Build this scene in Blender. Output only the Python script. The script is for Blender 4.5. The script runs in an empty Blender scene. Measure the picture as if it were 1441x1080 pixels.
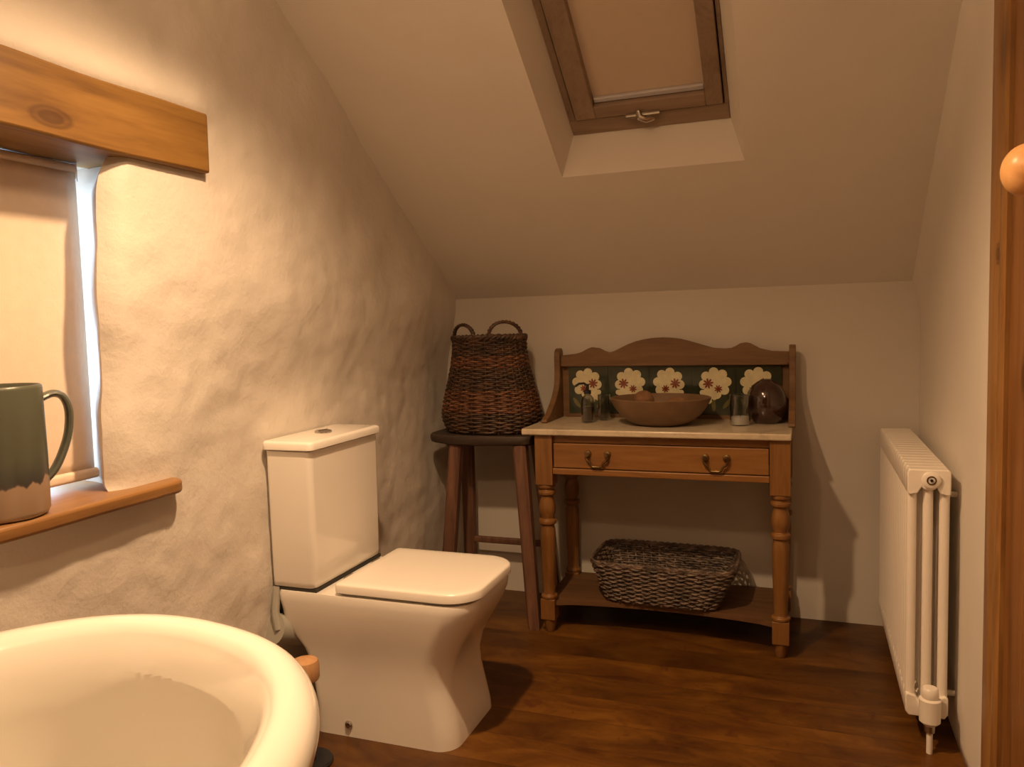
import bpy, bmesh, math, random
from mathutils import Vector, Matrix, noise
random.seed(7)
C = bpy.context.scene
COL = C.collection
PI = math.pi

# ------------------------------------------------------------------ materials
def new_mat(name):
    m = bpy.data.materials.new(name); m.use_nodes = True
    nt = m.node_tree
    return m, nt, nt.nodes['Principled BSDF']

def ramp(nt, fac, stops):
    r = nt.nodes.new('ShaderNodeValToRGB')
    els = r.color_ramp.elements
    while len(els) < len(stops): els.new(0.5)
    for e, (p, c) in zip(els, stops):
        e.position = p; e.color = (*c, 1)
    nt.links.new(fac, r.inputs['Fac'])
    return r

def coords(nt, scale=(1, 1, 1), rot=(0, 0, 0)):
    tc = nt.nodes.new('ShaderNodeTexCoord'); mp = nt.nodes.new('ShaderNodeMapping')
    mp.inputs['Scale'].default_value = scale; mp.inputs['Rotation'].default_value = rot
    nt.links.new(tc.outputs['Object'], mp.inputs['Vector'])
    return mp.outputs['Vector']

def noise_n(nt, vec, scale, detail=4, rough=.55, dist=0):
    n = nt.nodes.new('ShaderNodeTexNoise')
    n.inputs['Scale'].default_value = scale; n.inputs['Detail'].default_value = detail
    n.inputs['Roughness'].default_value = rough; n.inputs['Distortion'].default_value = dist
    nt.links.new(vec, n.inputs['Vector'])
    return n.outputs['Fac']

def bump(nt, bs, fac, strength, dist=.01, prev=None):
    b = nt.nodes.new('ShaderNodeBump')
    b.inputs['Strength'].default_value = strength; b.inputs['Distance'].default_value = dist
    nt.links.new(fac, b.inputs['Height'])
    if prev: nt.links.new(prev, b.inputs['Normal'])
    nt.links.new(b.outputs['Normal'], bs.inputs['Normal'])
    return b.outputs['Normal']

def plain(name, col, rough=.5, metal=0, coat=0, var=.06, vs=9, bmp=0, bs_scale=40, spec=.5):
    m, nt, bs = new_mat(name)
    v = coords(nt)
    n = noise_n(nt, v, vs)
    lo = tuple(c*(1-var) for c in col); hi = tuple(min(1, c*(1+var)) for c in col)
    r = ramp(nt, n, [(.3, lo), (.7, hi)])
    nt.links.new(r.outputs['Color'], bs.inputs['Base Color'])
    bs.inputs['Roughness'].default_value = rough; bs.inputs['Metallic'].default_value = metal
    bs.inputs['Coat Weight'].default_value = coat; bs.inputs['Coat Roughness'].default_value = .08
    bs.inputs['Specular IOR Level'].default_value = spec
    if bmp: bump(nt, bs, noise_n(nt, v, bs_scale, 3), bmp, .004)
    return m

def wood(name, dark, mid, light, axis='x', rough=.5, grain=14, knots=True, kscale=3.0, spec=.5, coat=0, kst=.9):
    m, nt, bs = new_mat(name)
    st = {'x': (.09, 1, 1), 'y': (1, .09, 1), 'z': (1, 1, .09)}[axis]
    v = coords(nt, st)
    n1 = noise_n(nt, v, grain, 6, .65, 1.2)
    n2 = noise_n(nt, v, grain*5, 3, .6, .3)
    mx = nt.nodes.new('ShaderNodeMath'); mx.operation = 'MULTIPLY_ADD'
    nt.links.new(n2, mx.inputs[0]); mx.inputs[1].default_value = .3
    ad = nt.nodes.new('ShaderNodeMath'); ad.operation = 'MULTIPLY'
    nt.links.new(n1, ad.inputs[0]); ad.inputs[1].default_value = .78
    nt.links.new(ad.outputs[0], mx.inputs[2])
    r = ramp(nt, mx.outputs[0], [(.38, dark), (.52, mid), (.68, light)])
    out = r.outputs['Color']
    if knots:
        st2 = {'x': (.45, 1, 1), 'y': (1, .45, 1), 'z': (1, 1, .45)}[axis]
        v2 = coords(nt, st2)
        vo = nt.nodes.new('ShaderNodeTexVoronoi'); vo.inputs['Scale'].default_value = kscale
        nt.links.new(v2, vo.inputs['Vector'])
        kr = ramp(nt, vo.outputs['Distance'], [(.05, (kst, kst, kst)), (.13, (0, 0, 0))])
        mix = nt.nodes.new('ShaderNodeMix'); mix.data_type = 'RGBA'
        nt.links.new(kr.outputs['Color'], mix.inputs['Factor'])
        nt.links.new(out, mix.inputs[6]); mix.inputs[7].default_value = (*[c*.45 for c in dark], 1)
        out = mix.outputs[2]
    nt.links.new(out, bs.inputs['Base Color'])
    bs.inputs['Roughness'].default_value = rough
    bs.inputs['Specular IOR Level'].default_value = spec
    bs.inputs['Coat Weight'].default_value = coat; bs.inputs['Coat Roughness'].default_value = .25
    bump(nt, bs, n2, .12, .002)
    return m

def plaster(name, col, rough_strength, var=.05, soft=1.0):
    m, nt, bs = new_mat(name)
    v = coords(nt)
    n = noise_n(nt, v, 5, 5)
    r = ramp(nt, n, [(.3, tuple(c*(1-var) for c in col)), (.7, tuple(min(1, c*(1+var)) for c in col))])
    nt.links.new(r.outputs['Color'], bs.inputs['Base Color'])
    bs.inputs['Roughness'].default_value = .85
    bs.inputs['Specular IOR Level'].default_value = .2
    a = bump(nt, bs, noise_n(nt, v, 15*soft, 5, .62), rough_strength, .012)
    bump(nt, bs, noise_n(nt, v, 60, 3), rough_strength*.35, .003, a)
    return m

def add_knot(m, c, r, axis_stretch, col):
    """one dark knot with rings at object-space point c"""
    nt = m.node_tree; bs = nt.nodes['Principled BSDF']
    src = bs.inputs['Base Color'].links[0].from_socket
    tc = nt.nodes.new('ShaderNodeTexCoord')
    sub = nt.nodes.new('ShaderNodeVectorMath'); sub.operation = 'SUBTRACT'; sub.inputs[1].default_value = c
    nt.links.new(tc.outputs['Object'], sub.inputs[0])
    mul = nt.nodes.new('ShaderNodeVectorMath'); mul.operation = 'MULTIPLY'; mul.inputs[1].default_value = tuple(a/r for a in axis_stretch)
    nt.links.new(sub.outputs[0], mul.inputs[0])
    ln = nt.nodes.new('ShaderNodeVectorMath'); ln.operation = 'LENGTH'; nt.links.new(mul.outputs[0], ln.inputs[0])
    rp = ramp(nt, ln.outputs['Value'], [(0, (.55, .55, .55)), (.45, (.75, .75, .75)), (.6, (.35, .35, .35)), (.8, (.6, .6, .6)), (1, (0, 0, 0))])
    mix = nt.nodes.new('ShaderNodeMix'); mix.data_type = 'RGBA'
    nt.links.new(rp.outputs['Color'], mix.inputs['Factor']); nt.links.new(src, mix.inputs[6]); mix.inputs[7].default_value = (*col, 1)
    nt.links.new(mix.outputs[2], bs.inputs['Base Color'])

M = {}
M['wall_left'] = plaster('rough_plaster', (.66, .61, .55), .30, .04)
M['wall'] = plaster('smooth_plaster', (.62, .575, .51), .05, .02)
M['ceiling'] = plaster('ceiling_plaster', (.75, .70, .63), .03, .02)
M['beam'] = wood('beam_wood', (.13, .058, .012), (.215, .108, .024), (.29, .155, .038), 'y', .5, 8, True, 3.2, kst=.7)
M['sill'] = wood('sill_wood', (.19, .09, .028), (.28, .14, .046), (.34, .18, .065), 'y', .4, 9, False)
M['pine'] = wood('pine_wood', (.155, .062, .014), (.225, .098, .024), (.285, .135, .038), 'x', .42, 12, True, 4.2, kst=.6)
M['shelf'] = wood('shaded_shelf_pine', (.07, .032, .012), (.11, .052, .019), (.15, .072, .028), 'x', .6, 12, False)  # pine darkened in colour to stand in for shade under the washstand
M['pine_z'] = wood('pine_upright_wood', (.14, .058, .013), (.20, .088, .022), (.26, .122, .035), 'z', .42, 14, False)
M['pine_dull'] = wood('aged_pine_wood', (.115, .058, .022), (.165, .086, .034), (.21, .115, .048), 'x', .6, 12, True, 5, kst=.6)
M['door'] = wood('door_wood', (.13, .052, .013), (.22, .092, .024), (.29, .13, .038), 'z', .4, 10, True, 5.5, kst=.7)
M['frame_wood'] = wood('door_frame_wood', (.20, .088, .024), (.29, .14, .040), (.37, .19, .06), 'z', .36, 16, True, 3.4, kst=.7)
M['sky_wood'] = wood('skylight_wood', (.20, .135, .09), (.265, .185, .125), (.32, .225, .155), 'x', .5, 12, False)
M['sky_wood_v'] = wood('skylight_stile_wood', (.20, .135, .09), (.265, .185, .125), (.32, .225, .155), 'y', .5, 12, False)
M['stool'] = wood('dark_stool_wood', (.07, .032, .018), (.13, .06, .035), (.20, .095, .055), 'z', .6, 12, False)
M['stool_top'] = wood('dark_stool_top_wood', (.022, .014, .010), (.04, .025, .017), (.065, .04, .026), 'x', .6, 12, False)
M['knob'] = wood('knob_wood', (.72, .36, .13), (.85, .46, .18), (.92, .52, .22), 'x', .35, 10, False)
M['cap_wood'] = wood('cap_wood', (.40, .2, .09), (.55, .3, .14), (.62, .36, .18), 'z', .4, 10, False)
M['ceramic'] = plain('white_ceramic', (.84, .80, .74), .12, 0, .5, .01, 3)
M['tub'] = plain('white_enamel', (.90, .87, .80), .14, 0, .6, .01, 3)
M['lid'] = plain('white_seat_plastic', (.85, .80, .73), .22, 0, .2, .01, 3)
M['radiator'] = plain('cream_white_paint', (.86, .80, .72), .35, 0, 0, .015, 6)
M['chrome'] = plain('chrome', (.55, .52, .48), .18, 1)
M['dark_gap'] = plain('dark_recess', (.03, .025, .02), .8)
M['grey_plastic'] = plain('grey_plastic', (.36, .35, .31), .4)
M['black_metal'] = plain('dark_metal', (.035, .035, .04), .4, .6)
M['brass'] = plain('aged_brass', (.22, .15, .07), .34, 1, 0, .2, 30)
M['marble'] = None
add_knot(M['beam'], (0.088, 0.401, 0.039), .024, (.3, .42, 1), (.055, .02, .006))
add_knot(M['frame_wood'], (-0.018, 0.394, 1.294), .020, (.3, 1, .8), (.06, .022, .007))
M['blind'] = plain('cream_blind_fabric', (.80, .68, .56), .9, 0, 0, .03, 30, .08, 160, .1)
M['sky_blind'] = plain('beige_blind_fabric', (.58, .47, .36), .9, 0, 0, .02, 30, .05, 160, .1)
M['alu'] = plain('aluminium_bar', (.72, .74, .82), .35, .6)
M['white_pvc'] = plain('white_window_paint', (.8, .8, .8), .4)
M['bowl'] = plain('brown_earthenware', (.16, .092, .046), .5, 0, 0, .15, 14, .1, 50)
M['lump'] = plain('brown_sponge', (.20, .10, .045), .9, 0, 0, .3, 40, .8, 90)
M['vase'] = plain('dark_brown_glaze', (.035, .014, .010), .12, 0, .6, .35, 12)
M['wax'] = plain('white_wax', (.86, .82, .76), .5, 0, 0, .01)
M['liquid'] = plain('dark_liquid', (.12, .09, .07), .3)
M['tile_green'] = plain('dark_green_glaze', (.028, .036, .022), .16, 0, .4, .3, 18)
M['petal'] = plain('cream_petal_glaze', (.66, .60, .38), .16, 0, .4, .10, 60)
M['petal_core'] = plain('russet_flower_core', (.20, .045, .018), .16, 0, .4, .15, 60)
M['leaf'] = plain('olive_flower_stem', (.13, .12, .04), .16, 0, .4, .15, 60)

def marble_mat():
    m, nt, bs = new_mat('pale_marble')
    v = coords(nt)
    n = noise_n(nt, v, 7, 8, .7, 1.5)
    r = ramp(nt, n, [(.35, (.44, .36, .26)), (.5, (.56, .47, .34)), (.7, (.60, .51, .38))])
    nt.links.new(r.outputs['Color'], bs.inputs['Base Color'])
    bs.inputs['Roughness'].default_value = .22
    return m
M['marble'] = marble_mat()

def glass_mat(name, tint, alpha_mix=.82):
    m = bpy.data.materials.new(name); m.use_nodes = True
    nt = m.node_tree; nt.nodes.clear()
    o = nt.nodes.new('ShaderNodeOutputMaterial'); mix = nt.nodes.new('ShaderNodeMixShader')
    t = nt.nodes.new('ShaderNodeBsdfTransparent'); g = nt.nodes.new('ShaderNodeBsdfGlossy')
    fr = nt.nodes.new('ShaderNodeLayerWeight'); fr.inputs['Blend'].default_value = .35
    ns = nt.nodes.new('ShaderNodeTexNoise'); ns.inputs['Scale'].default_value = 8
    rr = nt.nodes.new('ShaderNodeValToRGB')
    rr.color_ramp.elements[0].color = (*[c*.97 for c in tint], 1); rr.color_ramp.elements[1].color = (*tint, 1)
    nt.links.new(ns.outputs['Fac'], rr.inputs['Fac']); nt.links.new(rr.outputs['Color'], t.inputs['Color'])
    g.inputs['Roughness'].default_value = .05
    nt.links.new(fr.outputs['Facing'], mix.inputs['Fac'])
    nt.links.new(t.outputs[0], mix.inputs[1]); nt.links.new(g.outputs[0], mix.inputs[2])
    nt.links.new(mix.outputs[0], o.inputs['Surface'])
    return m
M['glass'] = glass_mat('clear_glass', (.86, .87, .86))
M['pane'] = glass_mat('window_glass', (.97, .98, 1))

def wicker_mat(name, a, b, c, s):
    m, nt, bs = new_mat(name)
    v = coords(nt, (1, 1, 3))
    n = noise_n(nt, v, s, 4, .7)
    r = ramp(nt, n, [(.35, a), (.5, b), (.66, c)])
    nt.links.new(r.outputs['Color'], bs.inputs['Base Color'])
    bs.inputs['Roughness'].default_value = .55
    return m
M['wicker'] = wicker_mat('brown_wicker', (.028, .015, .009), (.060, .030, .016), (.125, .065, .036), 16)
M['wicker_red'] = wicker_mat('russet_wicker', (.055, .020, .009), (.12, .045, .018), (.24, .11, .055), 30)
M['wicker_grey'] = wicker_mat('grey_wicker', (.035, .024, .018), (.10, .068, .05), (.24, .175, .13), 24)

def floor_mat():
    m, nt, bs = new_mat('stained_floorboards')
    v = coords(nt)
    sep = nt.nodes.new('ShaderNodeSeparateXYZ'); nt.links.new(v, sep.inputs[0])
    # boards run along x, 0.14 m wide
    d = nt.nodes.new('ShaderNodeMath'); d.operation = 'DIVIDE'; nt.links.new(sep.outputs['Y'], d.inputs[0]); d.inputs[1].default_value = .145
    fl = nt.nodes.new('ShaderNodeMath'); fl.operation = 'FLOOR'; nt.links.new(d.outputs[0], fl.inputs[0])
    fr = nt.nodes.new('ShaderNodeMath'); fr.operation = 'FRACT'; nt.links.new(d.outputs[0], fr.inputs[0])
    wn = nt.nodes.new('ShaderNodeTexWhiteNoise'); wn.noise_dimensions = '1D'; nt.links.new(fl.outputs[0], wn.inputs['W'])
    # grain shifted per board
    cmb = nt.nodes.new('ShaderNodeCombineXYZ')
    sh = nt.nodes.new('ShaderNodeMath'); sh.operation = 'MULTIPLY_ADD'
    nt.links.new(wn.outputs['Value'], sh.inputs[0]); sh.inputs[1].default_value = 9; nt.links.new(sep.outputs['X'], sh.inputs[2])
    mu = nt.nodes.new('ShaderNodeMath'); mu.operation = 'MULTIPLY'; nt.links.new(sh.outputs[0], mu.inputs[0]); mu.inputs[1].default_value = .38
    nt.links.new(mu.outputs[0], cmb.inputs['X']); nt.links.new(sep.outputs['Y'], cmb.inputs['Y'])
    n = noise_n(nt, cmb.outputs[0], 9, 6, .68, .9)
    r = ramp(nt, n, [(.30, (.050, .016, .003)), (.5, (.110, .042, .006)), (.72, (.19, .080, .012))])
    ml = nt.nodes.new('ShaderNodeMix'); ml.data_type = 'RGBA'; ml.blend_type = 'MULTIPLY'
    vr = ramp(nt, wn.outputs['Value'], [(0, (.72, .72, .72)), (1, (1.12, 1.12, 1.12))])
    ml.inputs['Factor'].default_value = 1
    nt.links.new(r.outputs['Color'], ml.inputs[6]); nt.links.new(vr.outputs['Color'], ml.inputs[7])
    # blotches (knots and worn marks)
    b2 = noise_n(nt, v, 13, 3, .6, .6)
    br = ramp(nt, b2, [(.60, (0, 0, 0)), (.70, (.75, .75, .75))])
    m2 = nt.nodes.new('ShaderNodeMix'); m2.data_type = 'RGBA'
    nt.links.new(br.outputs['Color'], m2.inputs['Factor']); nt.links.new(ml.outputs[2], m2.inputs[6]); m2.inputs[7].default_value = (.075, .022, .006, 1)
    # joints
    jr = ramp(nt, fr.outputs[0], [(.0, (1, 1, 1)), (.022, (0, 0, 0))])
    m3 = nt.nodes.new('ShaderNodeMix'); m3.data_type = 'RGBA'
    nt.links.new(jr.outputs['Color'], m3.inputs['Factor']); nt.links.new(m2.outputs[2], m3.inputs[6]); m3.inputs[7].default_value = (.03, .011, .004, 1)
    nt.links.new(m3.outputs[2], bs.inputs['Base Color'])
    bs.inputs['Roughness'].default_value = .42
    bs.inputs['Specular IOR Level'].default_value = .35
    bump(nt, bs, n, .15, .003)
    return m
M['floor'] = floor_mat()

def jug_mat():
    m, nt, bs = new_mat('dipped_stoneware')
    tc = nt.nodes.new('ShaderNodeTexCoord')
    sep = nt.nodes.new('ShaderNodeSeparateXYZ'); nt.links.new(tc.outputs['Object'], sep.inputs[0])
    mp = nt.nodes.new('ShaderNodeMapping'); mp.inputs['Scale'].default_value = (1, 1, .1)
    nt.links.new(tc.outputs['Object'], mp.inputs['Vector'])
    n = noise_n(nt, mp.outputs['Vector'], 38, 2, .6)
    ad = nt.nodes.new('ShaderNodeMath'); ad.operation = 'MULTIPLY_ADD'
    nt.links.new(n, ad.inputs[0]); ad.inputs[1].default_value = .05; nt.links.new(sep.outputs['Z'], ad.inputs[2])
    r = ramp(nt, ad.outputs[0], [(.0, (.35, .24, .16)), (.094, (.36, .25, .17)), (.098, (.05, .045, .045)), (.112, (.06, .062, .055)), (.15, (.080, .086, .062)), (.3, (.092, .102, .074))])
    nt.links.new(r.outputs['Color'], bs.inputs['Base Color'])
    bs.inputs['Roughness'].default_value = .32
    return m
M['jug'] = jug_mat()
M['jug_handle'] = plain('green_grey_glaze', (.11, .118, .095), .3, 0, .2, .12, 30)

# ------------------------------------------------------------------ mesh helpers
class MB:
    def __init__(s): s.bm = bmesh.new()
    def face(s, vs, mi=0):
        try:
            f = s.bm.faces.new(vs); f.material_index = mi; return f
        except ValueError: return None
    def box(s, x0, x1, y0, y1, z0, z1, mi=0):
        v = [s.bm.verts.new(p) for p in ((x0,y0,z0),(x1,y0,z0),(x1,y1,z0),(x0,y1,z0),(x0,y0,z1),(x1,y0,z1),(x1,y1,z1),(x0,y1,z1))]
        for q in ((0,3,2,1),(4,5,6,7),(0,1,5,4),(1,2,6,5),(2,3,7,6),(3,0,4,7)): s.face([v[i] for i in q], mi)
        return s
    def hexa(s, bot, top, mi=0):
        v = [s.bm.verts.new(p) for p in list(bot)+list(top)]
        for q in ((0,3,2,1),(4,5,6,7),(0,1,5,4),(1,2,6,5),(2,3,7,6),(3,0,4,7)): s.face([v[i] for i in q], mi)
        return s
    def loft(s, rings, cap0=True, cap1=True, mi=0, closed=True):
        R = [[s.bm.verts.new(p) for p in r] for r in rings]
        n = len(R[0])
        for a, b in zip(R, R[1:]):
            for i in range(n if closed else n-1):
                j = (i+1) % n
                s.face([a[i], a[j], b[j], b[i]], mi)
        if cap0: s.face(R[0][::-1], mi)
        if cap1: s.face(R[-1], mi)
        return s
    def lathe(s, prof, c=(0,0,0), n=32, sx=1, sy=1, mi=0, cap=True):
        rings = [[(c[0]+r*sx*math.cos(2*PI*i/n), c[1]+r*sy*math.sin(2*PI*i/n), c[2]+z) for i in range(n)] for r, z in prof]
        return s.loft(rings, cap, cap, mi)
    def tube(s, pts, r, n=10, closed=False, mi=0, flat=None):
        P = [Vector(p) for p in pts]; N = len(P); rings = []
        up = None
        for i in range(N):
            if closed: t = P[(i+1) % N]-P[i-1]
            else: t = P[min(i+1, N-1)]-P[max(i-1, 0)]
            t.normalize()
            if up is None:
                up = Vector((0,0,1)) if abs(t.z) < .9 else Vector((1,0,0))
            a = t.cross(up)
            if a.length < 1e-5: a = t.cross(Vector((0,1,0)))
            a.normalize(); b = a.cross(t).normalized(); up = b
            rr = r[i] if isinstance(r, (list, tuple)) else r
            fa, fb = flat or (1, 1)
            rings.append([tuple(P[i]+a*rr*fa*math.cos(2*PI*k/n)+b*rr*fb*math.sin(2*PI*k/n)) for k in range(n)])
        if closed: rings.append(rings[0])
        return s.loft(rings, not closed, not closed, mi)
    def prism(s, poly, axis, a, b, mi=0):
        def P(p, t):
            return {'x': (t, p[0], p[1]), 'y': (p[0], t, p[1]), 'z': (p[0], p[1], t)}[axis]
        return s.loft([[P(p, a) for p in poly], [P(p, b) for p in poly]], True, True, mi)
    def xform(s, m): bmesh.ops.transform(s.bm, matrix=m, verts=s.bm.verts); return s

def build(mb, name, mats, parent=None, smooth=35, bevel=0, seg=2, world=True):
    bm = mb.bm
    bmesh.ops.remove_doubles(bm, verts=bm.verts, dist=1e-6)
    bmesh.ops.recalc_face_normals(bm, faces=bm.faces)
    if parent is not None and world:
        loc = root_of(parent)
        bmesh.ops.translate(bm, vec=-loc, verts=bm.verts)
    for f in bm.faces: f.smooth = bool(smooth)
    if smooth:
        th = math.radians(smooth)
        for e in bm.edges:
            if len(e.link_faces) == 2: e.smooth = e.calc_face_angle(0) < th
    me = bpy.data.meshes.new(name); bm.to_mesh(me); bm.free()
    if not isinstance(mats, (list, tuple)): mats = [mats]
    for m in mats: me.materials.append(m)
    o = bpy.data.objects.new(name, me); COL.objects.link(o)
    if parent is not None: o.parent = parent
    if bevel:
        b = o.modifiers.new('bevel', 'BEVEL'); b.width = bevel; b.segments = seg; b.limit_method = 'ANGLE'; b.angle_limit = math.radians(40)
        b.harden_normals = False
    return o

def root_of(o):
    v = Vector((0,0,0))
    while o is not None: v += Vector(o.location); o = o.parent
    return v

def thing(name, label, cat, loc, group=None):
    o = bpy.data.objects.new(name, None); COL.objects.link(o)
    o.location = loc; o.empty_display_size = .05
    o['label'] = label; o['category'] = cat
    if group: o['group'] = group
    return o
def solo(mb, name, mat, label, cat, loc, **k):
    bmesh.ops.translate(mb.bm, vec=-Vector(loc), verts=mb.bm.verts)
    o = build(mb, name, mat, **k); o.location = loc
    o['label'] = label; o['category'] = cat
    return o
def struct(o, label=None):
    o['kind'] = 'structure'
    if label: o['label'] = label
    return o
def sstep(a, b, x):
    t = max(0, min(1, (x-a)/(b-a))); return t*t*(3-2*t)
def rrect(x0, x1, y0, y1, radii, n=6):
    """rounded rectangle, radii for corners (x0y0, x1y0, x1y1, x0y1), counter-clockwise"""
    out = []
    cs = [(x0, y0, 1, 1, PI), (x1, y0, -1, 1, 1.5*PI), (x1, y1, -1, -1, 0), (x0, y1, 1, -1, .5*PI)]
    for (cx, cy, dx, dy, a0), r in zip(cs, radii):
        for k in range(n+1):
            a = a0 + (PI/2)*k/n
            out.append((cx+dx*r+r*math.cos(a), cy+dy*r+r*math.sin(a)))
    return out

# ------------------------------------------------------------------ room
XL, XR, YB, ZK = -1.434, .395, 3.19, 1.29
SL = .714; A = math.atan(SL)
ZF = 2.45
YF = YB-(ZF-ZK)/SL
YN = -1.3
# floor
struct(build(MB().box(-1.95, .75, YN-.1, YB+.1, -.08, 0), 'floor', M['floor'], smooth=0), 'dark orange-brown stained wooden floorboards')

# back knee wall, right wall, rear wall
struct(build(MB().box(-1.95, .75, YB, YB+.12, 0, ZK+.1), 'wall_back', M['wall'], smooth=0), 'low plain plaster wall under the sloping ceiling')
struct(build(MB().box(-1.95, .75, YN-.12, YN, 0, ZF+.1), 'wall_rear', M['pine_z'], smooth=0))
# right wall: grid that leans in softly near the slope
def wall_right():
    mb = MB(); ny, nz = 90, 60
    y0, y1 = 1.0, YB+.02
    V = []
    for i in range(ny+1):
        y = y0+(y1-y0)*i/ny
        zt = min(ZF, ZK+SL*(YB-y))+.03
        row = []
        for k in range(nz+1):
            z = zt*(k/nz)
            d = (zt-z)
            x = XR-.032*(1-sstep(0, .16, d))**1.3 * sstep(2.15, 2.3, y) + .003*noise.noise(Vector((0, y*2, z*2)))*sstep(2.12, 2.3, y)
            row.append(mb.bm.verts.new((x, y, z)))
        V.append(row)
    for i in range(ny):
        for k in range(nz): mb.face([V[i][k], V[i][k+1], V[i+1][k+1], V[i+1][k]])
    return mb
# doorway y 1.0 .. 1.95 -> the wall beside it (from 1.95 on) and before it
wr = wall_right()
dl = [f for f in wr.bm.faces if f.calc_center_median().y < 1.90 and f.calc_center_median().z < 2.06]
bmesh.ops.delete(wr.bm, geom=dl, context='FACES')
o = build(wr, 'wall_right', M['ceiling']); struct(o, 'smooth plaster side wall behind the radiator')
so = o.modifiers.new('solid', 'SOLIDIFY'); so.thickness = .1; so.offset = 1
struct(build(MB().box(XR, XR+.12, YN, 1.0, 0, ZF+.1), 'wall_right_front', M['wall'], smooth=0))
struct(build(MB().box(XR+.13, XR+.2, .9, YB+.1, 0, ZF+.1), 'wall_hall', M['wall'], smooth=0))

# left wall ------------------------------------------------------------
OY0, OY1, OZ0, OZ1 = .20, 1.338, .825, 1.585
def wobble(t, s, a=.008): return a*noise.noise(Vector((t*s, 3.1, 7.7)))
def xwall(y, z):
    d = -.045*sstep(1.45, 1.85, y)*(1-sstep(.95, 1.3, z))
    n =   .018*noise.noise(Vector((1.3, y*2.1, z*2.1)))+.007*noise.noise(Vector((4, y*5.5, z*5.5)))
    # troweled ridges
    r = abs(noise.noise(Vector((9, y*5+z*3, z*6-y*2)))); n += .003*(r-.2)
    n += .0035*noise.noise(Vector((2, y*17, z*17)))
    fade = 1-.75*sstep(1.25, 1.5, z)*(1-sstep(1.75, 1.9, z))*(1-sstep(1.62, 1.75, y))
    lip = .020*sstep(1.715, 1.735, z)*(1-sstep(1.74, 1.86, z))*(1-sstep(1.6, 1.75, y))
    return XL+d+n*fade+lip
def wall_left():
    mb = MB(); h = .0155
    ys = [YN+(OY0-YN)*i/70 for i in range(70)]+[OY0+(OY1-OY0)*i/72 for i in range(72)]+[OY1+(YB+.03-OY1)*i/122 for i in range(123)]
    zs = [OZ0*i/52 for i in range(52)]+[OZ0+(OZ1-OZ0)*i/50 for i in range(50)]+[OZ1+(ZF+.03-OZ1)*i/56 for i in range(57)]
    iy0, iy1, iz0, iz1 = 70, 142, 52, 102
    V = {}
    for i, y in enumerate(ys):
        for k, z in enumerate(zs):
            yy, zz = y, z
            x = xwall(y, z)
            # round plaster arris at the far jamb and let it wander
            if OZ0-.1 < z < OZ1+.05:
                dj = abs(y-OY1)
                if dj < .16:
                    w = (1-dj/.16)
                    yy = y+(wobble(z, 5, .016)+.012*(z-1.2)/.4-.006)*w
                    if y >= OY1-1e-6:
                        x -= .032*max(0, 1-dj/.055)**2*sstep(OZ0-.03, OZ0+.02, z)
                    # rounded top corner
                    if z > OZ1-.10: yy += .045*((z-OZ1+.10)/.10)**2*w*(1 if z <= OZ1 else max(0, 1-(z-OZ1)/.05))
            V[i, k] = mb.bm.verts.new((x, yy, zz))
    for i in range(len(ys)-1):
        for k in range(len(zs)-1):
            if iy0 <= i < iy1 and iz0 <= k < iz1: continue
            mb.face([V[i, k], V[i+1, k], V[i+1, k+1], V[i, k+1]])
    # reveal
    loop = [(i, iz0) for i in range(iy0, iy1)]+[(iy1, k) for k in range(iz0, iz1)]+[(i, iz1) for i in range(iy1, iy0, -1)]+[(iy0, k) for k in range(iz1, iz0, -1)]
    steps = 14; prev = [V[p] for p in loop]
    for s in range(1, steps+1):
        cur = []
        for p in loop:
            b = V[p].co; t = s/steps
            y = b.y+.006*noise.noise(Vector((s*.7, b.y*8, b.z*9)))*(1 if p[0] == iy1 else 0)+((.068*min(1, t*4)+.105*t*t) if p[0] == iy1 else 0)
            cur.append(mb.bm.verts.new((b.x+(-1.83-b.x)*t, y, b.z)))
        for a in range(len(loop)):
            c = (a+1) % len(loop)
            mb.face([prev[a], prev[c], cur[c], cur[a]])
        prev = cur
    # outer skin so that no light passes
    for (a0, a1, b0, b1) in ((YN, OY0-.02, 0, ZF), (OY1+.19, YB+.1, 0, ZF), (OY0-.02, OY1+.19, 0, OZ0), (OY0-.02, OY1+.19, OZ1, ZF)):
        mb.box(-1.85, -1.83, a0, a1, b0, b1)
    return mb
struct(build(wall_left(), 'wall_left', M['wall_left'], smooth=60), 'thick uneven cream plastered stone wall')

# sloping ceiling with the skylight well --------------------------------
Vd = Vector((0, -math.cos(A), math.sin(A))); Wd = Vector((0, math.sin(A), math.cos(A))); O0 = Vector((0, YB, ZK))
def S(x, v, w): return Vector((x, 0, 0))+O0+Vd*v+Wd*w
HX0, HX1, HV0, HV1 = -.778, -.175, .66, 1.62
FX0, FX1, FV0, FV1 = -.744, -.221, .715, 1.56
WO = .14
LV = (ZF-ZK)/math.sin(A)
def ceiling():
    mb = MB()
    a, b = -1.9, .43
    def q(x0, x1, v0, v1):
        mb.face([mb.bm.verts.new(S(*p)) for p in ((x0, v0, 0), (x1, v0, 0), (x1, v1, 0), (x0, v1, 0))])
    v0, v1 = -.06, LV
    q(a, HX0, v0, v1); q(HX1, b, v0, v1); q(HX0, HX1, v0, HV0); q(HX0, HX1, HV1, v1)
    # well sides
    h = [(HX0, HV0), (HX1, HV0), (HX1, HV1), (HX0, HV1)]; f = [(FX0, FV0), (FX1, FV0), (FX1, FV1), (FX0, FV1)]
    for i in range(4):
        j = (i+1) % 4
        mb.face([mb.bm.verts.new(S(*p)) for p in ((*h[i], 0), (*h[j], 0), (*f[j], WO+.006), (*f[i], WO+.006))])
    # flat part over the room
    mb.face([mb.bm.verts.new(p) for p in ((a, YF, ZF), (b, YF, ZF), (b, YN-.1, ZF), (a, YN-.1, ZF))])
    return mb
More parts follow.
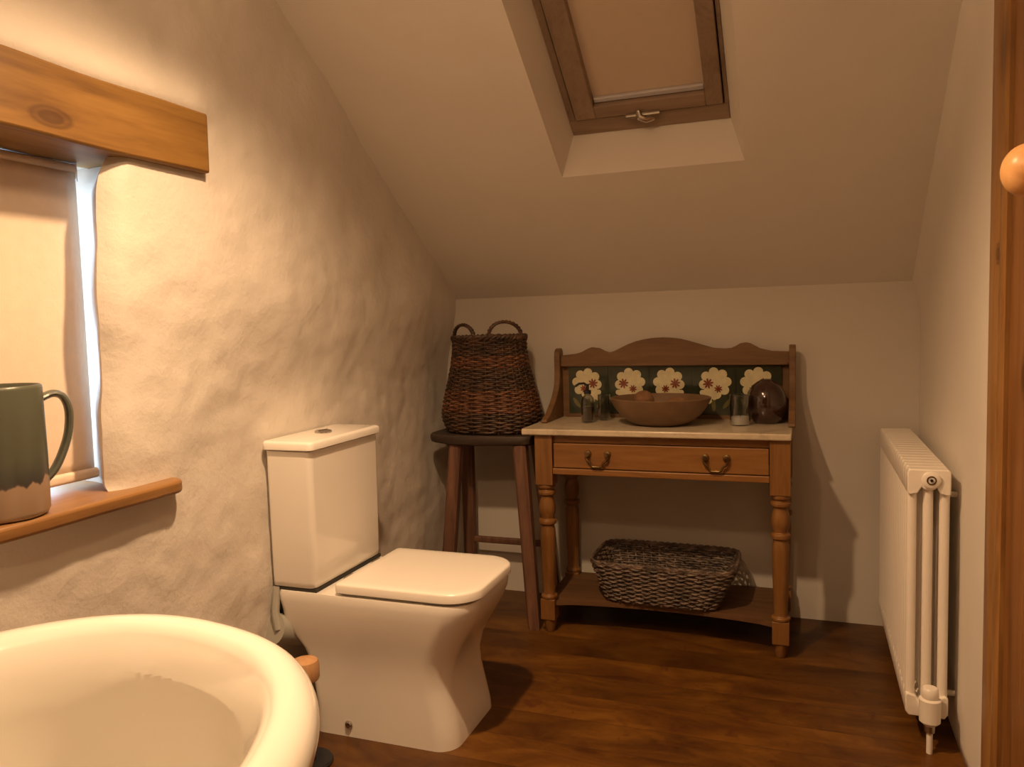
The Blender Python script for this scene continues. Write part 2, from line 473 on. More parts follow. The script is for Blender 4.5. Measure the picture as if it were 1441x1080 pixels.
struct(build(ceiling(), 'ceiling', M['ceiling'], smooth=0), 'plain plaster ceiling sloping down to the low wall')
# roof deck outside, dark, closes the shell
rd = MB()
def sbox(mb, x0, x1, v0, v1, w0, w1, mi=0):
    mb.hexa([S(x0, v0, w0), S(x1, v0, w0), S(x1, v1, w0), S(x0, v1, w0)], [S(x0, v0, w1), S(x1, v0, w1), S(x1, v1, w1), S(x0, v1, w1)], mi); return mb
sbox(rd, -1.95, HX0-.1, -.2, LV+.1, .24, .27); sbox(rd, HX1+.1, .7, -.2, LV+.1, .24, .27)
sbox(rd, HX0-.1, HX1+.1, -.2, HV0-.1, .24, .27); sbox(rd, HX0-.1, HX1+.1, HV1+.1, LV+.1, .24, .27)
rd.box(-1.95, .75, YN-.15, YF+.1, ZF+.2, ZF+.24)
struct(build(rd, 'ceiling_roof', M['dark_gap'], smooth=0))

# skylight: window_2
sk = bpy.data.objects.new('window_2', None); COL.objects.link(sk); sk.location = S(-.48, FV0, WO); struct(sk, 'pine roof window with its beige blind drawn down')
fr = MB()
t = .022
sbox(fr, FX0, FX1, FV0, FV0+.062, WO-.002, WO+.075)
build(fr, 'frame_rail', M['sky_wood'], sk, bevel=.002, smooth=0)
fr = MB()
sbox(fr, FX0, FX0+t, FV0+.062, FV1, WO, WO+.075); sbox(fr, FX1-.012, FX1, FV0+.062, FV1, WO, WO+.075)
sbox(fr, FX0, FX1, FV1-.05, FV1, WO, WO+.075)
build(fr, 'window_frame', M['sky_wood_v'], sk, bevel=.002, smooth=0)
sx0, sx1, sv0, sv1 = FX0+.027, FX1-.016, FV0+.070, FV1-.055
ix0, ix1, iv0 = -.648, -.289, .832
sa = MB()
sbox(sa, sx0, ix0, sv0, sv1, WO-.012, WO+.05); sbox(sa, ix1, sx1, sv0, sv1, WO-.012, WO+.05)
build(sa, 'sash_stile', M['sky_wood_v'], sk, bevel=.003, smooth=0)
sa = MB(); sbox(sa, ix0, ix1, sv0, iv0, WO-.012, WO+.05); sbox(sa, ix0, ix1, sv1-.05, sv1, WO-.012, WO+.05)
build(sa, 'sash_rail', M['sky_wood'], sk, bevel=.003, smooth=0)
bl = MB(); sbox(bl, ix0, ix1, iv0+.004, sv1-.05, WO+.018, WO+.020)
build(bl, 'roof_blind', M['sky_blind'], sk, smooth=0)
br = MB(); sbox(br, ix0+.002, ix1-.002, iv0+.003, iv0+.021, WO+.004, WO+.017)
build(br, 'blind_bar', M['alu'], sk, bevel=.003, smooth=0)
pn = MB(); sbox(pn, ix0-.01, ix1+.01, iv0-.01, sv1-.04, WO+.045, WO+.049)
build(pn, 'pane', M['pane'], sk, smooth=0)
hd = MB()
c = S(-.49, .785, WO-.014)
hd.tube([S(-.545, .785, WO-.019), S(-.435, .787, WO-.019)], .008, 10)
hd.tube([S(-.505, .80, WO-.016), S(-.500, .786, WO-.030), S(-.478, .775, WO-.034), S(-.455, .772, WO-.028)], [.009, .012, .010, .006], 10)
build(hd, 'handle', M['chrome'], sk)
# closing board behind (cover outside drawn shut)
cv = MB(); sbox(cv, HX0-.12, HX1+.12, HV0-.12, HV1+.12, .225, .24)
struct(build(cv, 'window_2_shutter', M['dark_gap'], smooth=0))

# window_1 in the left wall, behind the roller blind
w1 = bpy.data.objects.new('window_1', None); COL.objects.link(w1); w1.location = (-1.79, .77, OZ0); struct(w1, 'small window behind the drawn cream blind')
f = MB()
for (y0, y1, z0, z1) in ((OY0-.03, OY1+.19, OZ0-.01, OZ0+.03), (OY0-.03, OY1+.19, OZ1-.03, OZ1+.02), (OY0-.03, OY0+.04, OZ0+.03, OZ1-.03), (OY1+.145, OY1+.19, OZ0+.03, OZ1-.03), (.75, .79, OZ0+.03, OZ1-.03)):
    f.box(-1.82, -1.775, y0, y1, z0, z1)
build(f, 'window_frame', M['white_pvc'], w1, bevel=.003, smooth=0)
build(MB().box(-1.80, -1.796, OY0, OY1+.17, OZ0+.02, OZ1-.03), 'pane', M['pane'], w1, smooth=0)

# roller blind
XBL = -1.572
rb = thing('roller_blind', 'cream roller blind pulled down in the window recess behind the jug', 'blind', (XBL, .77, OZ0+.02))
b = MB(); ns = 40
top = []; y0, y1 = OY0+.012, 1.386
for zi in range(31):
    z = .866+(1.552-.866)*zi/30
    top.append([(XBL+.0022*math.sin(7*(y0+(y1-y0)*k/ns)+z*3), y0+(y1-y0)*k/ns, z) for k in range(ns+1)])
b.loft(top, False, False, 0, closed=False)
o = build(b, 'fabric', M['blind'], rb, smooth=60); so = o.modifiers.new('s', 'SOLIDIFY'); so.thickness = .0015
b = MB().prism(rrect(XBL-.010, XBL+.012, .844, .868, [.008]*4, 4), 'y', y0, y1+.002)
# prism along y expects (x,z)
build(b, 'bottom_bar', M['blind'], rb)
b = MB().tube([(XBL-.018, y0-.005, 1.556), (XBL-.018, y1+.008, 1.556)], .020, 20)
build(b, 'roller_tube', M['blind'], rb)
b = MB().box(XBL-.035, XBL-.002, y1+.008, y1+.011, 1.535, 1.584)
build(b, 'bracket', M['alu'], rb, smooth=0)

# oak beam (lintel)
bm_ = MB()
ring = []
N = 40
for i in range(N+1):
    y = .0+(1.652-.0)*i/N
    e = .003*noise.noise(Vector((y*4, 1, 2))); e2 = .003*noise.noise(Vector((y*5, 8, 2)))
    ring.append([(-1.412+e2, y, 1.578+e), (-1.412+e, y, 1.728+e2), (-1.62, y, 1.728+e), (-1.62, y, 1.578+e2)])
bm_.loft(ring)
solo(bm_, 'wooden_beam', M['beam'], 'thick honey-coloured timber beam set over the window recess', 'beam', (-1.5, .8, 1.578), bevel=.006, smooth=50)

# window sill board
sl_ = MB()
prof = []
outl = []
# top outline in xy: straight front edge, rounded projecting end past the jamb
pts = [(-1.82, .05), (-1.395, .05)]
for k in range(25):
    y = .1+(1.44-.1)*k/24
    pts.append((-1.393+.004*math.sin(y*7)+.002*math.sin(y*19), y))
for k in range(9):
    a = -PI/2*0+PI/2*k/8
    pts.append((-1.435+.042*math.cos(a), 1.452+.045*math.sin(a)))
pts += [(-1.50, 1.497), (-1.50, 1.375), (-1.56, 1.40), (-1.82, 1.48)]
sl_.prism(pts, 'z', .797, .829)
solo(sl_, 'window_sill_board', M['sill'], 'honey-brown wooden sill board with a rounded end under the blind', 'sill', (-1.5, .7, .797), bevel=.008, seg=3, smooth=50)

# jug on the sill
jx, jy, jz = -1.470, 1.078, .829
jg = thing('jug', 'tall cylindrical green-grey glazed stoneware jug with bare clay base on the sill', 'jug', (jx, jy, jz))
R = .083
b = MB().lathe([(.0, .0), (R-.012, 0), (R-.004, .004), (R, .012), (R+.001, .12), (R, .250), (R-.001, .256), (R-.004, .258), (R-.007, .254), (R-.008, .14), (R-.009, .03), (.0, .022)], (jx, jy, jz), 56)
build(b, 'body', M['jug'], jg, smooth=50)
hp = []
ha = math.radians(66)   # direction the handle points in plan
for k in range(41):
    t = k/40
    s = [(-.004, .226), (.018, .235), (.036, .229), (.046, .208), (.047, .178), (.041, .143), (.028, .108), (.013, .080), (-.004, .062)]
    q = t*(len(s)-1); i = min(int(q), len(s)-2); u = q-i
    A_, B_, C_, D_ = s[max(i-1, 0)], s[i], s[i+1], s[min(i+2, len(s)-1)]
    d, z = [.5*(2*B_[w]+(C_[w]-A_[w])*u+(2*A_[w]-5*B_[w]+4*C_[w]-D_[w])*u*u+(3*B_[w]-A_[w]-3*C_[w]+D_[w])*u**3) for w in (0, 1)]
    hp.append((jx+(R+d)*math.cos(ha), jy+(R+d)*math.sin(ha), jz+z))
b = MB().tube(hp, [.0125]*41, 12, flat=(1.15, .62))
build(b, 'handle', M['jug_handle'], jg)

# ------------------------------------------------------------------ bath
bt = thing('bathtub', 'white enamel roll-top bath in the near corner below the window sill', 'bathtub', (-.965, .3, 0))
bcx, bcy, rz = -.958, .45, .685
def plan(a, b1, b2, t, n=2.25):
    ct, st = math.cos(t), math.sin(t)
    bb = b1 if st > 0 else b2
    x = a*math.copysign(abs(ct)**(2/n), ct); y = bb*math.copysign(abs(st)**(2/n), st)
    return x, y
def bring(a, b1, b2, z, cy=0, n=2.334, N=120, rot=-.192):
    out = []
    for i in range(N):
        x, y = plan(a, b1, b2, 2*PI*i/N, n)
        xr = x*math.cos(rot)-y*math.sin(rot)*.25; yr = y+x*math.sin(rot)
        out.append((bcx+xr, bcy+cy+yr, z))
    return out
a0, f0, r0 = .455, .63, 1.05
rings = []
# outer body upward
for (ins, z) in ((.18, .13), (.14, .15), (.115, .20), (.10, .30), (.092, .42), (.088, .52), (.084, .59), (.078, .615)):
    rings.append(bring(a0-ins, f0-ins*1.35, r0-ins*1.35, z))
# roll
rr = .042
for k in range(15):
    a = math.radians(-75+k*17)
    rings.append(bring(a0-rr+rr*math.cos(a), f0-rr+rr*math.cos(a), r0-rr+rr*math.cos(a), rz-rr+rr*math.sin(a)))
for (ins, z) in ((.090, .62), (.094, .56), (.10, .45), (.12, .34), (.15, .25), (.20, .20), (.26, .185)):
    rings.append(bring(a0-ins, f0-ins*1.3, r0-ins*1.3, z))
b = MB().loft(rings, True, True)
build(b, 'tub', M['tub'], bt, smooth=60)
for (x, y) in ((-1.17, .72), (-.76, .72), (-1.17, -.25), (-.76, -.25)):
    b = MB().loft([[(x+dx*s, y+dy*s*1.0, z) for dx, dy in ((-1, -1), (1, -1), (1, 1), (-1, 1))] for s, z in ((.035, 0), (.028, .02), (.016, .06), (.02, .10), (.04, .15), (.03, .19))])
    build(b, 'foot', M['black_metal'], bt, smooth=50, bevel=.004)

# ------------------------------------------------------------------ toilet
yc = 2.053
tl = thing('toilet', 'white close-coupled toilet with square closed lid against the left wall', 'toilet', (-1.15, yc, 0))
rings = []
for (z, xb, xf, hw, rf, rb_) in ((0, -1.35, -.902, .166, .06, .03), (.03, -1.35, -.904, .165, .06, .03), (.08, -1.35, -.914, .163, .06, .03), (.15, -1.36, -.928, .162, .065, .03), (.20, -1.365, -.928, .163, .07, .03), (.25, -1.385, -.913, .168, .08, .03),
        (.29, -1.415, -.892, .175, .085, .03), (.33, -1.437, -.868, .181, .09, .03), (.365, -1.44, -.848, .186, .09, .03), (.395, -1.44, -.836, .189, .09, .02), (.415, -1.44, -.833, .189, .09, .02), (.423, -1.438, -.836, .187, .088, .02)):
    rings.append([(x, y, z) for x, y in rrect(xb, xf, yc-hw, yc+hw, [rb_, rf, rf, rb_], 10)])
b = MB().loft(rings)
build(b, 'pan', M['ceramic'], tl, smooth=55)
def lidpoly(x0, x1, hw, r, bow=.012):
    p = rrect(x0, x1, yc-hw, yc+hw, [.012, r, r, .012], 10)
    return [(x+bow*(1-((y-yc)/hw)**2)*sstep(x0, x1, x)**3, y) for x, y in p]
b = MB().loft([[(x, y, z) for x, y in lidpoly(-1.235, -.845, hw, .08)] for hw, z in ((.176, .4225), (.176, .4305))])
build(b, 'seat', M['grey_plastic'], tl)
b = MB().loft([[(x, y, z) for x, y in lidpoly(-1.246+i, -.832-i, .1885-i, .085)] for i, z in ((.004, .430), (0, .433), (0, .453), (.0025, .4575), (.008, .459), (.03, .4598))])
build(b, 'lid', M['lid'], tl, smooth=50)
for dy in (-.08, .08):
    b = MB().tube([(-1.262, yc+dy-.018, .437), (-1.262, yc+dy+.018, .437)], .012, 14)
    build(b, 'hinge', M['chrome'], tl)
c0, c1 = 1.866, 2.247
rings = []
for (z, i) in ((.432, .012), (.436, .006), (.45, .004), (.60, .002), (.832, .0)):
    rings.append([(x, y, z) for x, y in rrect(-1.458, -1.306-i, c0+i*.7, c1-i*.7, [.012, .018, .018, .012], 5)])
ci = build(MB().loft(rings), 'cistern', M['ceramic'], tl, smooth=50)
b = MB().loft([[(x, y, z) for x, y in rrect(-1.464, -1.296-i, c0-.008+i, c1+.008-i, [.012, .018, .018, .012], 5)] for z, i in ((.8345, .004), (.8375, 0), (.853, 0), (.8585, .003), (.861, .010))])
build(b, 'cistern_lid', M['ceramic'], tl, smooth=50)
b = MB().box(-1.452, -1.31, c0+.006, c1-.006, .4225, .4335)
build(b, 'cistern_gasket', M['dark_gap'], tl, smooth=0)
b = MB().box(-1.45, -1.312, c0+.004, c1-.004, .8315, .835)
build(b, 'lid_shadow_gap', M['dark_gap'], tl, smooth=0)
fb = build(MB().lathe([(0, 0), (.026, 0), (.026, .005), (.022, .0075), (.0, .0075)], (-1.385, 2.055, .861), 28), 'flush_button', M['chrome'], tl)
b = MB().box(-1.387, -1.383, 2.033, 2.077, .8687, .8695); o = build(b, 'button_split', M['black_metal'], fb, smooth=0)
b = MB().lathe([(0, 0), (.012, 0), (.012, .004), (.008, .008), (0, .009)], (0, 0, 0), 18)
b.xform(Matrix.Translation((-1.232, 1.8885, .036)) @ Matrix.Rotation(PI/2, 4, 'X'))
build(b, 'bolt_cap', M['chrome'], tl)
b = MB().tube([(-1.37, 2.0, .27), (-1.41, 1.95, .275), (-1.44, 1.90, .29), (-1.45, 1.85, .31)], [.045, .046, .046, .046], 20)
build(b, 'waste_pipe', M['grey_plastic'], tl)
b = MB().tube([(-1.448, 1.875, .43), (-1.446, 1.86, .36), (-1.43, 1.85, .31)], .012, 10)
build(b, 'supply_hose', M['grey_plastic'], tl)

# toilet brush holder between bath and toilet
hx, hy = -1.262, 1.735
tb = thing('toilet_brush_holder', 'toilet brush holder with round wooden cap between bath and toilet', 'toilet brush', (hx, hy, 0))
build(MB().lathe([(0, 0), (.062, 0), (.064, .006), (.06, .012), (0, .012)], (hx, hy, 0), 32), 'base', M['black_metal'], tb)
build(MB().lathe([(0, .012), (.018, .012), (.020, .1), (.020, .235), (0, .235)], (hx, hy, 0), 32), 'canister', M['black_metal'], tb)
build(MB().lathe([(0, .235), (.035, .235), (.038, .242), (.038, .275), (.034, .288), (.022, .293), (0, .294)], (hx, hy, 0), 32), 'cap', M['cap_wood'], tb)['label'] = 'round wooden cap'

# ------------------------------------------------------------------ stool
st = thing('wooden_stool', 'rustic dark wooden stool with splayed legs carrying the tall basket', 'stool', (-1.19, 2.98, 0))
sp = []
for k in range(40):
    t = 2*PI*k/40; ct, s_ = math.cos(t), math.sin(t)
    x = .232*math.copysign(abs(ct)**(2/5), ct); y = .145*math.copysign(abs(s_)**(2/5), s_)
    x += .006*noise.noise(Vector((ct*2, s_*2, 0))); y += .005*noise.noise(Vector((ct*2, s_*2, 5)))
    sp.append((-1.208+x, 2.985+y))
cxs = -1.208
b = MB().loft([[(cxs+(x-cxs)*s, 2.985+(y-2.985)*s, z+(.012*noise.noise(Vector((x*6, y*6, 1))) if z < .72 else 0)) for x, y in sp] for s, z in ((.93, .700), (.985, .706), (1, .72), (1, .733), (.98, .739))])
build(b, 'seat', M['stool_top'], st, smooth=45)
def leg(xt, yt, xb, yb, w0, w1):
    r = []
    for t in (0, .04, .5, 1):
        x = xb+(xt-xb)*t; y = yb+(yt-yb)*t; w = (w0+(w1-w0)*t)*(1 if t else .9)
        r.append([(x+dx*w, y+dy*w, .705*t) for dx, dy in ((-1, -.6), (-.6, -1), (.6, -1), (1, -.6), (1, .6), (.6, 1), (-.6, 1), (-1, .6))])
    return MB().loft(r)
for a in ((-1.315, 2.885, -1.352, 2.80, .025, .026), (-1.042, 2.885, -.972, 2.80, .024, .027), (-1.352, 3.075, -1.372, 3.12, .024, .026), (-1.040, 3.075, -.985, 3.12, .02, .023)):
    build(leg(*a), 'leg', M['stool'], st, smooth=30)
b = MB().prism(rrect(3.09, 3.11, .235, .262, [.005]*4, 3), 'x', -1.355, -1.0)
build(b, 'stretcher', M['stool'], st)

# ------------------------------------------------------------------ wicker weaving
def weave(mb, shape, z0, z1, rows, rad, stakes, amp, seg=4, mi=0, mid=None):
    """shape(t, u) -> (x, y) for angle fraction t at height fraction u; strands over-under around stakes"""
    N = stakes*seg
    for r in range(rows):
        u = (r+.5)/rows; z = z0+(z1-z0)*u
        pts = []
        for k in range(N):
            t = k/N
            x, y = shape(t, u); x2, y2 = shape(t+1e-3, u)
            tx, ty = x2-x, y2-y; L = math.hypot(tx, ty) or 1
            nx, ny = ty/L, -tx/L
            w = amp*math.cos(PI*(k/seg)+(PI if r % 2 else 0))
            j = .0012*math.sin(k*1.7+r*2.3)
            pts.append((x+nx*w, y+ny*w, z+j))
        mb.tube(pts, rad*(1+.12*math.sin(r*4.1)), 6, True, mi if mid is None else mid(u, r))
def stakes_(mb, shape, z0, z1, n, rad, steps=10, mi=0, over=0):
    for k in range(n):
        t = (k)/n
        pts = []
        for s in range(steps+1):
            u = s/steps; x, y = shape(t, u); pts.append((x, y, z0+(z1-z0)*u))
        mb.tube(pts, rad, 5, False, mi)

bx, by, bz = -1.200, 2.985, .7395
bk = thing('tall_wicker_basket', 'tall tapered brown wicker basket with two loop handles standing on the stool', 'basket', (bx, by, bz))
H = 1.128-bz
def bw(u):
    P = [(0, .178), (.05, .192), (.14, .204), (.22, .203), (.38, .190), (.55, .173), (.72, .157), (.88, .148), (1, .147)]
    for (a, va), (c_, vc) in zip(P, P[1:]):
        if u <= c_:
            q = (u-a)/(c_-a); return va+(vc-va)*q
    return P[-1][1]
def bsh(t, u):
    w = bw(max(0, min(1, u))); d = .108+(w-.147)*.35
    a = 2*PI*t
    return bx+w*math.copysign(abs(math.cos(a))**.85, math.cos(a)), by+d*math.copysign(abs(math.sin(a))**.85, math.sin(a))
b = MB()
weave(b, bsh, bz+.006, bz+H-.012, 46, .0046, 26, .0048, 4, mid=lambda u, r: 1 if (.22 < u < .46 or .70 < u < .82) else 0)
stakes_(b, bsh, bz+.003, bz+H-.004, 26, .0042)
# woven base
b.loft([[(bx+(bsh(k/48, 0)[0]-bx)*s, by+(bsh(k/48, 0)[1]-by)*s, z) for k in range(48)] for s, z in ((.97, bz+.003), (.97, bz+.012))])
build(b, 'woven_body', [M['wicker'], M['wicker_red']], bk)
b = MB()
for q, dz in ((0, 0), (PI, 0)):
    b.tube([(bx+(bsh(k/120, 1)[0]-bx)*1.02+.0, by+(bsh(k/120, 1)[1]-by)*1.02+.006*math.sin(k/120*2*PI*22+q)*.8, bz+H-.004+.006*math.cos(k/120*2*PI*22+q)) for k in range(120)], .0075, 8, True)
build(b, 'rim', M['wicker'], bk)
for (t0, t1, hh) in ((.52, .735, .050), (.785, .985, .058)):
    b = MB()
    for q in (0, PI):
        pts = []
        x0, y0 = bsh(t0, 1); x1, y1 = bsh(t1, 1)
        for k in range(49):
            a = PI*k/48
            m = (1-math.cos(a))/2
            pts.append((x0+(x1-x0)*m+.004*math.cos(k*.9+q), y0+(y1-y0)*m+.004*math.sin(k*.9+q)-.012*math.sin(a), bz+H-.012+(hh+.012)*math.sin(a)**.8+.002*math.sin(k*.9+q)))
        b.tube(pts, .0056, 7)
    build(b, 'handle', M['wicker'], bk)

# low tray basket under the washstand
tx, ty, tz = -.485, 2.955, .124
tr = thing('low_wicker_tray', 'low grey-brown rectangular wicker basket on the shelf under the washstand', 'basket', (tx, ty, tz))
def tsh(t, u):
    u = max(0, min(1, u))
    hx_ = .205+.062*u; cx_ = -.50+.006*u
    y0_, y1_ = 2.825-.018*u, 3.06+.075*u
    hy_ = (y1_-y0_)/2; cy_ = (y0_+y1_)/2
    a = 2*PI*t; c_, s_ = math.cos(a), math.sin(a)
    x = hx_*math.copysign(abs(c_)**.3, c_); y = hy_*math.copysign(abs(s_)**.3, s_)
    return cx_+x+.05*0*y, cy_+y-.03*x
# even spacing along the perimeter
def even(shape, n=400):
    tab = {}
    def f(t, u):
        key = round(u, 4)
        if key not in tab:
            P = [shape(k/n, u) for k in range(n+1)]; L = [0]
            for p, q in zip(P, P[1:]): L.append(L[-1]+math.hypot(q[0]-p[0], q[1]-p[1]))
            tab[key] = (P, L)
        P, L = tab[key]; t = t % 1.0; target = t*L[-1]
        lo, hi = 0, n
        while hi-lo > 1:
            m = (lo+hi)//2
            if L[m] <= target: lo = m
            else: hi = m
        q = (target-L[lo])/max(1e-9, L[hi]-L[lo])
        return P[lo][0]+(P[hi][0]-P[lo][0])*q, P[lo][1]+(P[hi][1]-P[lo][1])*q
    return f
te = even(tsh)
b = MB()
weave(b, te, tz+.006, tz+.142, 17, .0046, 46, .0048, 4)
stakes_(b, te, tz+.002, tz+.146, 46, .0036, 4)
b.loft([[(-.50+(te(k/64, 0)[0]+.50)*s, 2.94+(te(k/64, 0)[1]-2.94)*s, z) for k in range(64)] for s, z in ((.98, tz+.001), (.98, tz+.008))])
build(b, 'woven_body', M['wicker_grey'], tr)
b = MB()
for q in (0, PI):
    b.tube([(*te(k/160, 1), tz+.148+.005*math.cos(k*1.2+q)) for k in range(160)], .0062, 7, True)
build(b, 'rim', M['wicker_grey'], tr)

# ------------------------------------------------------------------ washstand
ws = thing('washstand', 'pine washstand with marble top, flowered tile splashback and turned legs', 'washstand', (-.5, 2.95, 0))
MX0, MX1, MY0, MY1 = -.988, -.037, 2.748, 3.172
b = MB().box(MX0, MX1, MY0, MY1, .762, .785)
build(b, 'marble_top', M['marble'], ws, bevel=.005, seg=3, smooth=50)['label'] = 'pale veined marble top'
LX = (-.909, -.073); LY = (2.799, 3.135)
def legm(x, y):
    mb = MB(); h = .0335
    mb.box(x-h, x+h, y-h, y+h, .572, .761)
    prof = [(.0, .573), (.031, .572), (.033, .565), (.031, .558), (.024, .554), (.024, .549), (.033, .546), (.034, .539), (.032, .532), (.023, .528), (.0235, .52), (.029, .50), (.0315, .48), (.030, .462),
            (.024, .446), (.023, .440), (.032, .436), (.034, .428), (.032, .420), (.024, .416), (.025, .408), (.0285, .395), (.029, .36), (.0275, .29), (.0245, .20), (.0225, .155), (.024, .148), (.031, .143), (.032, .137), (.029, .131), (.0, .130)]
    mb.lathe(prof[::-1], (x, y, 0), 28)
    mb.box(x-.028, x+.028, y-.028, y+.028, .052, .131)
    mb.lathe([(0, 0), (.014, 0), (.018, .008), (.024, .040), (.0255, .053), (0, .053)], (x, y, 0), 24)
    return mb
for x in LX:
    for y in LY: build(legm(x, y), 'leg', M['pine_z'], ws, smooth=40, bevel=.0015)
# rails
build(MB().box(LX[0]+.034, LX[1]-.034, 3.135, 3.155, .61, .761), 'back_rail', M['pine'], ws, smooth=0)
for x in LX: build(MB().box(x-.012, x+.012, LY[0]+.034, LY[1]-.034, .61, .761), 'side_rail', M['pine'], ws, smooth=0)
build(MB().box(LX[0]+.034, LX[1]-.034, 2.784, 2.815, .732, .761), 'top_rail', M['pine'], ws, smooth=0, bevel=.001)
build(MB().box(LX[0]+.034, LX[1]-.034, 2.768, 2.80, .614, .637), 'bottom_rail', M['pine'], ws, smooth=0, bevel=.003)
dr = build(MB().box(LX[0]+.038, LX[1]-.0365, 2.772, 2.79, .640, .730).box(LX[0]+.05, LX[1]-.05, 2.79, 3.10, .645, .722), 'drawer', M['pine'], ws, smooth=0, bevel=.002)
for hxx in (-.703, -.284):
    b = MB()
    for s in (-1, 1):
        q = MB().lathe([(0, 0), (.014, 0), (.013, .004), (.006, .006), (.006, .014), (.009, .017), (.008, .021), (0, .022)], (0, 0, 0), 16)
        q.xform(Matrix.Translation((hxx+s*.036, 2.772, .694)) @ Matrix.Rotation(PI/2, 4, 'X'))
        me = bpy.data.meshes.new('tmp'); q.bm.to_mesh(me); b.bm.from_mesh(me); bpy.data.meshes.remove(me); q.bm.free()
    bail = [(-.036, .694), (-.041, .684), (-.036, .672), (-.026, .667), (-.022, .660), (-.020, .652), (-.010, .648), (0, .650), (.010, .648), (.020, .652), (.022, .660), (.026, .667), (.036, .672), (.041, .684), (.036, .694)]
    b.tube([(hxx+x, 2.757, z) for x, z in bail], .0042, 8)
    build(b, 'handle', M['brass'], dr, smooth=50)['label'] = 'dark brass swan-neck handle'
# pot-board with concave front
pp = [(LX[0]-.02, 3.155), (LX[1]+.02, 3.155), (LX[1]+.02, 2.80)]
for k in range(21):
    t = k/20; x = LX[1]-.03+(LX[0]-LX[1]+.06)*t
    pp.append((x, 2.795+.045*math.sin(PI*t)**.6))
pp.append((LX[0]-.02, 2.80))
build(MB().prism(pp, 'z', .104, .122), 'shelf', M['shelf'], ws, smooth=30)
# crest and tiles
crest = [(-.94, .995), (-.045, .995), (-.045, 1.044), (-.086, 1.046), (-.110, 1.047), (-.138, 1.053), (-.155, 1.058), (-.172, 1.068), (-.190, 1.078), (-.206, 1.081), (-.225, 1.078), (-.243, 1.068), (-.259, 1.061), (-.28, 1.059), (-.306, 1.060), (-.33, 1.063), (-.353, 1.070), (-.385, 1.080),
         (-.416, 1.090), (-.45, 1.099), (-.485, 1.104), (-.52, 1.106), (-.561, 1.105), (-.595, 1.100), (-.627, 1.093), (-.66, 1.081), (-.690, 1.067), (-.715, 1.055), (-.735, 1.050), (-.755, 1.056), (-.775, 1.067), (-.806, 1.072), (-.825, 1.066), (-.85, 1.053), (-.875, 1.046), (-.908, 1.043), (-.94, 1.040)]
crest = crest
build(MB().prism(crest, 'y', 3.118, 3.140), 'crest_board', M['pine_dull'], ws, smooth=30, bevel=.002)
build(MB().box(-.93, -.055, 3.112, 3.120, .995, 1.004), 'crest_moulding', M['pine_dull'], ws, smooth=0, bevel=.002)
build(MB().box(-.94, -.045, 3.142, 3.152, .785, .997), 'back_board', M['pine_dull'], ws, smooth=0)
build(MB().box(-.925, -.06, 3.128, 3.142, .785, .800), 'tile_rail', M['pine_dull'], ws, smooth=0)
# side cheeks: swept down to the front of the marble
def cheek(x0, x1):
    p = [(3.152, .785), (2.915, .785), (2.908, .790), (2.912, .800), (2.935, .806), (2.965, .818), (2.995, .836), (3.025, .856), (3.05, .875), (3.07, .894), (3.085, .915), (3.095, .94), (3.10, .97), (3.10, 1.035), (3.104, 1.055), (3.115, 1.066), (3.13, 1.070), (3.145, 1.066), (3.152, 1.055)]
    return MB().prism(p, 'x', x0, x1)
build(cheek(-.962, -.938), 'side_cheek', M['pine_dull'], ws, smooth=30, bevel=.003)
build(cheek(-.050, -.026), 'side_cheek', M['pine_dull'], ws, smooth=30, bevel=.003)
# five tiles
HH = [0]
def disc(mb, cx, cz, r, y, mi, n=16, sx=1, rot=0, h=.0012):
    HH[0] += 1; h = h+.000015*(HH[0] % 45)
    P = []
    for k in range(n):
        a = 2*PI*k/n; u, v = r*math.cos(a)*sx, r*math.sin(a)
        P.append((cx+u*math.cos(rot)-v*math.sin(rot), cz+u*math.sin(rot)+v*math.cos(rot)))
    mb.loft([[(p[0], y, p[1]) for p in P], [(p[0], y-h, p[1]) for p in P]], True, True, mi)
def blossom(mb, cx, cz, R, y, n=7, ph=0):
    for k in range(n):
        a = 2*PI*k/n+ph
        disc(mb, cx+R*.68*math.cos(a), cz+R*.68*math.sin(a), R*.29, y, 1, 14, h=.0012+.00012*(k % 3))
    disc(mb, cx, cz, R*.62, y, 1, 18, h=.0016)
def star(mb, cx, cz, R, y, ph=0):
    for k in range(8):
        a = 2*PI*k/8+ph
        disc(mb, cx+R*.55*math.cos(a), cz+R*.55*math.sin(a), R*.17, y-.0024, 2, 8, 2.4, a, h=.0008)
    disc(mb, cx, cz, R*.36, y-.0024, 2, 10, h=.001)
tw = .1655
for k in range(5):
    cx_ = -.826+k*.1665; mir = (1, -1, 1, -1, 1)[k]
    mb = MB(); mb.box(cx_-tw/2, cx_+tw/2, 3.128, 3.142, .80, .994)
    y = 3.128
    for (dx, dz, R) in ((.020*mir, -.038, .036), (-.006*mir, .008, .064)): blossom(mb, cx_+dx, .917+dz, R, y, 8 if R > .05 else 6, dx*20)
    star(mb, cx_+.020*mir, .924, .022, y, .2)
    star(mb, cx_-.018*mir, .903, .017, y, .5)
    for (ax, az, an) in ((-.05, .845, 2.2), (.05, .845, .9), (0, .838, 1.57)):
        disc(mb, cx_+ax, az, .008, y, 3, 10, 3.2, an)
    build(mb, 'tile', [M['tile_green'], M['petal'], M['petal_core'], M['leaf']], ws, smooth=0)

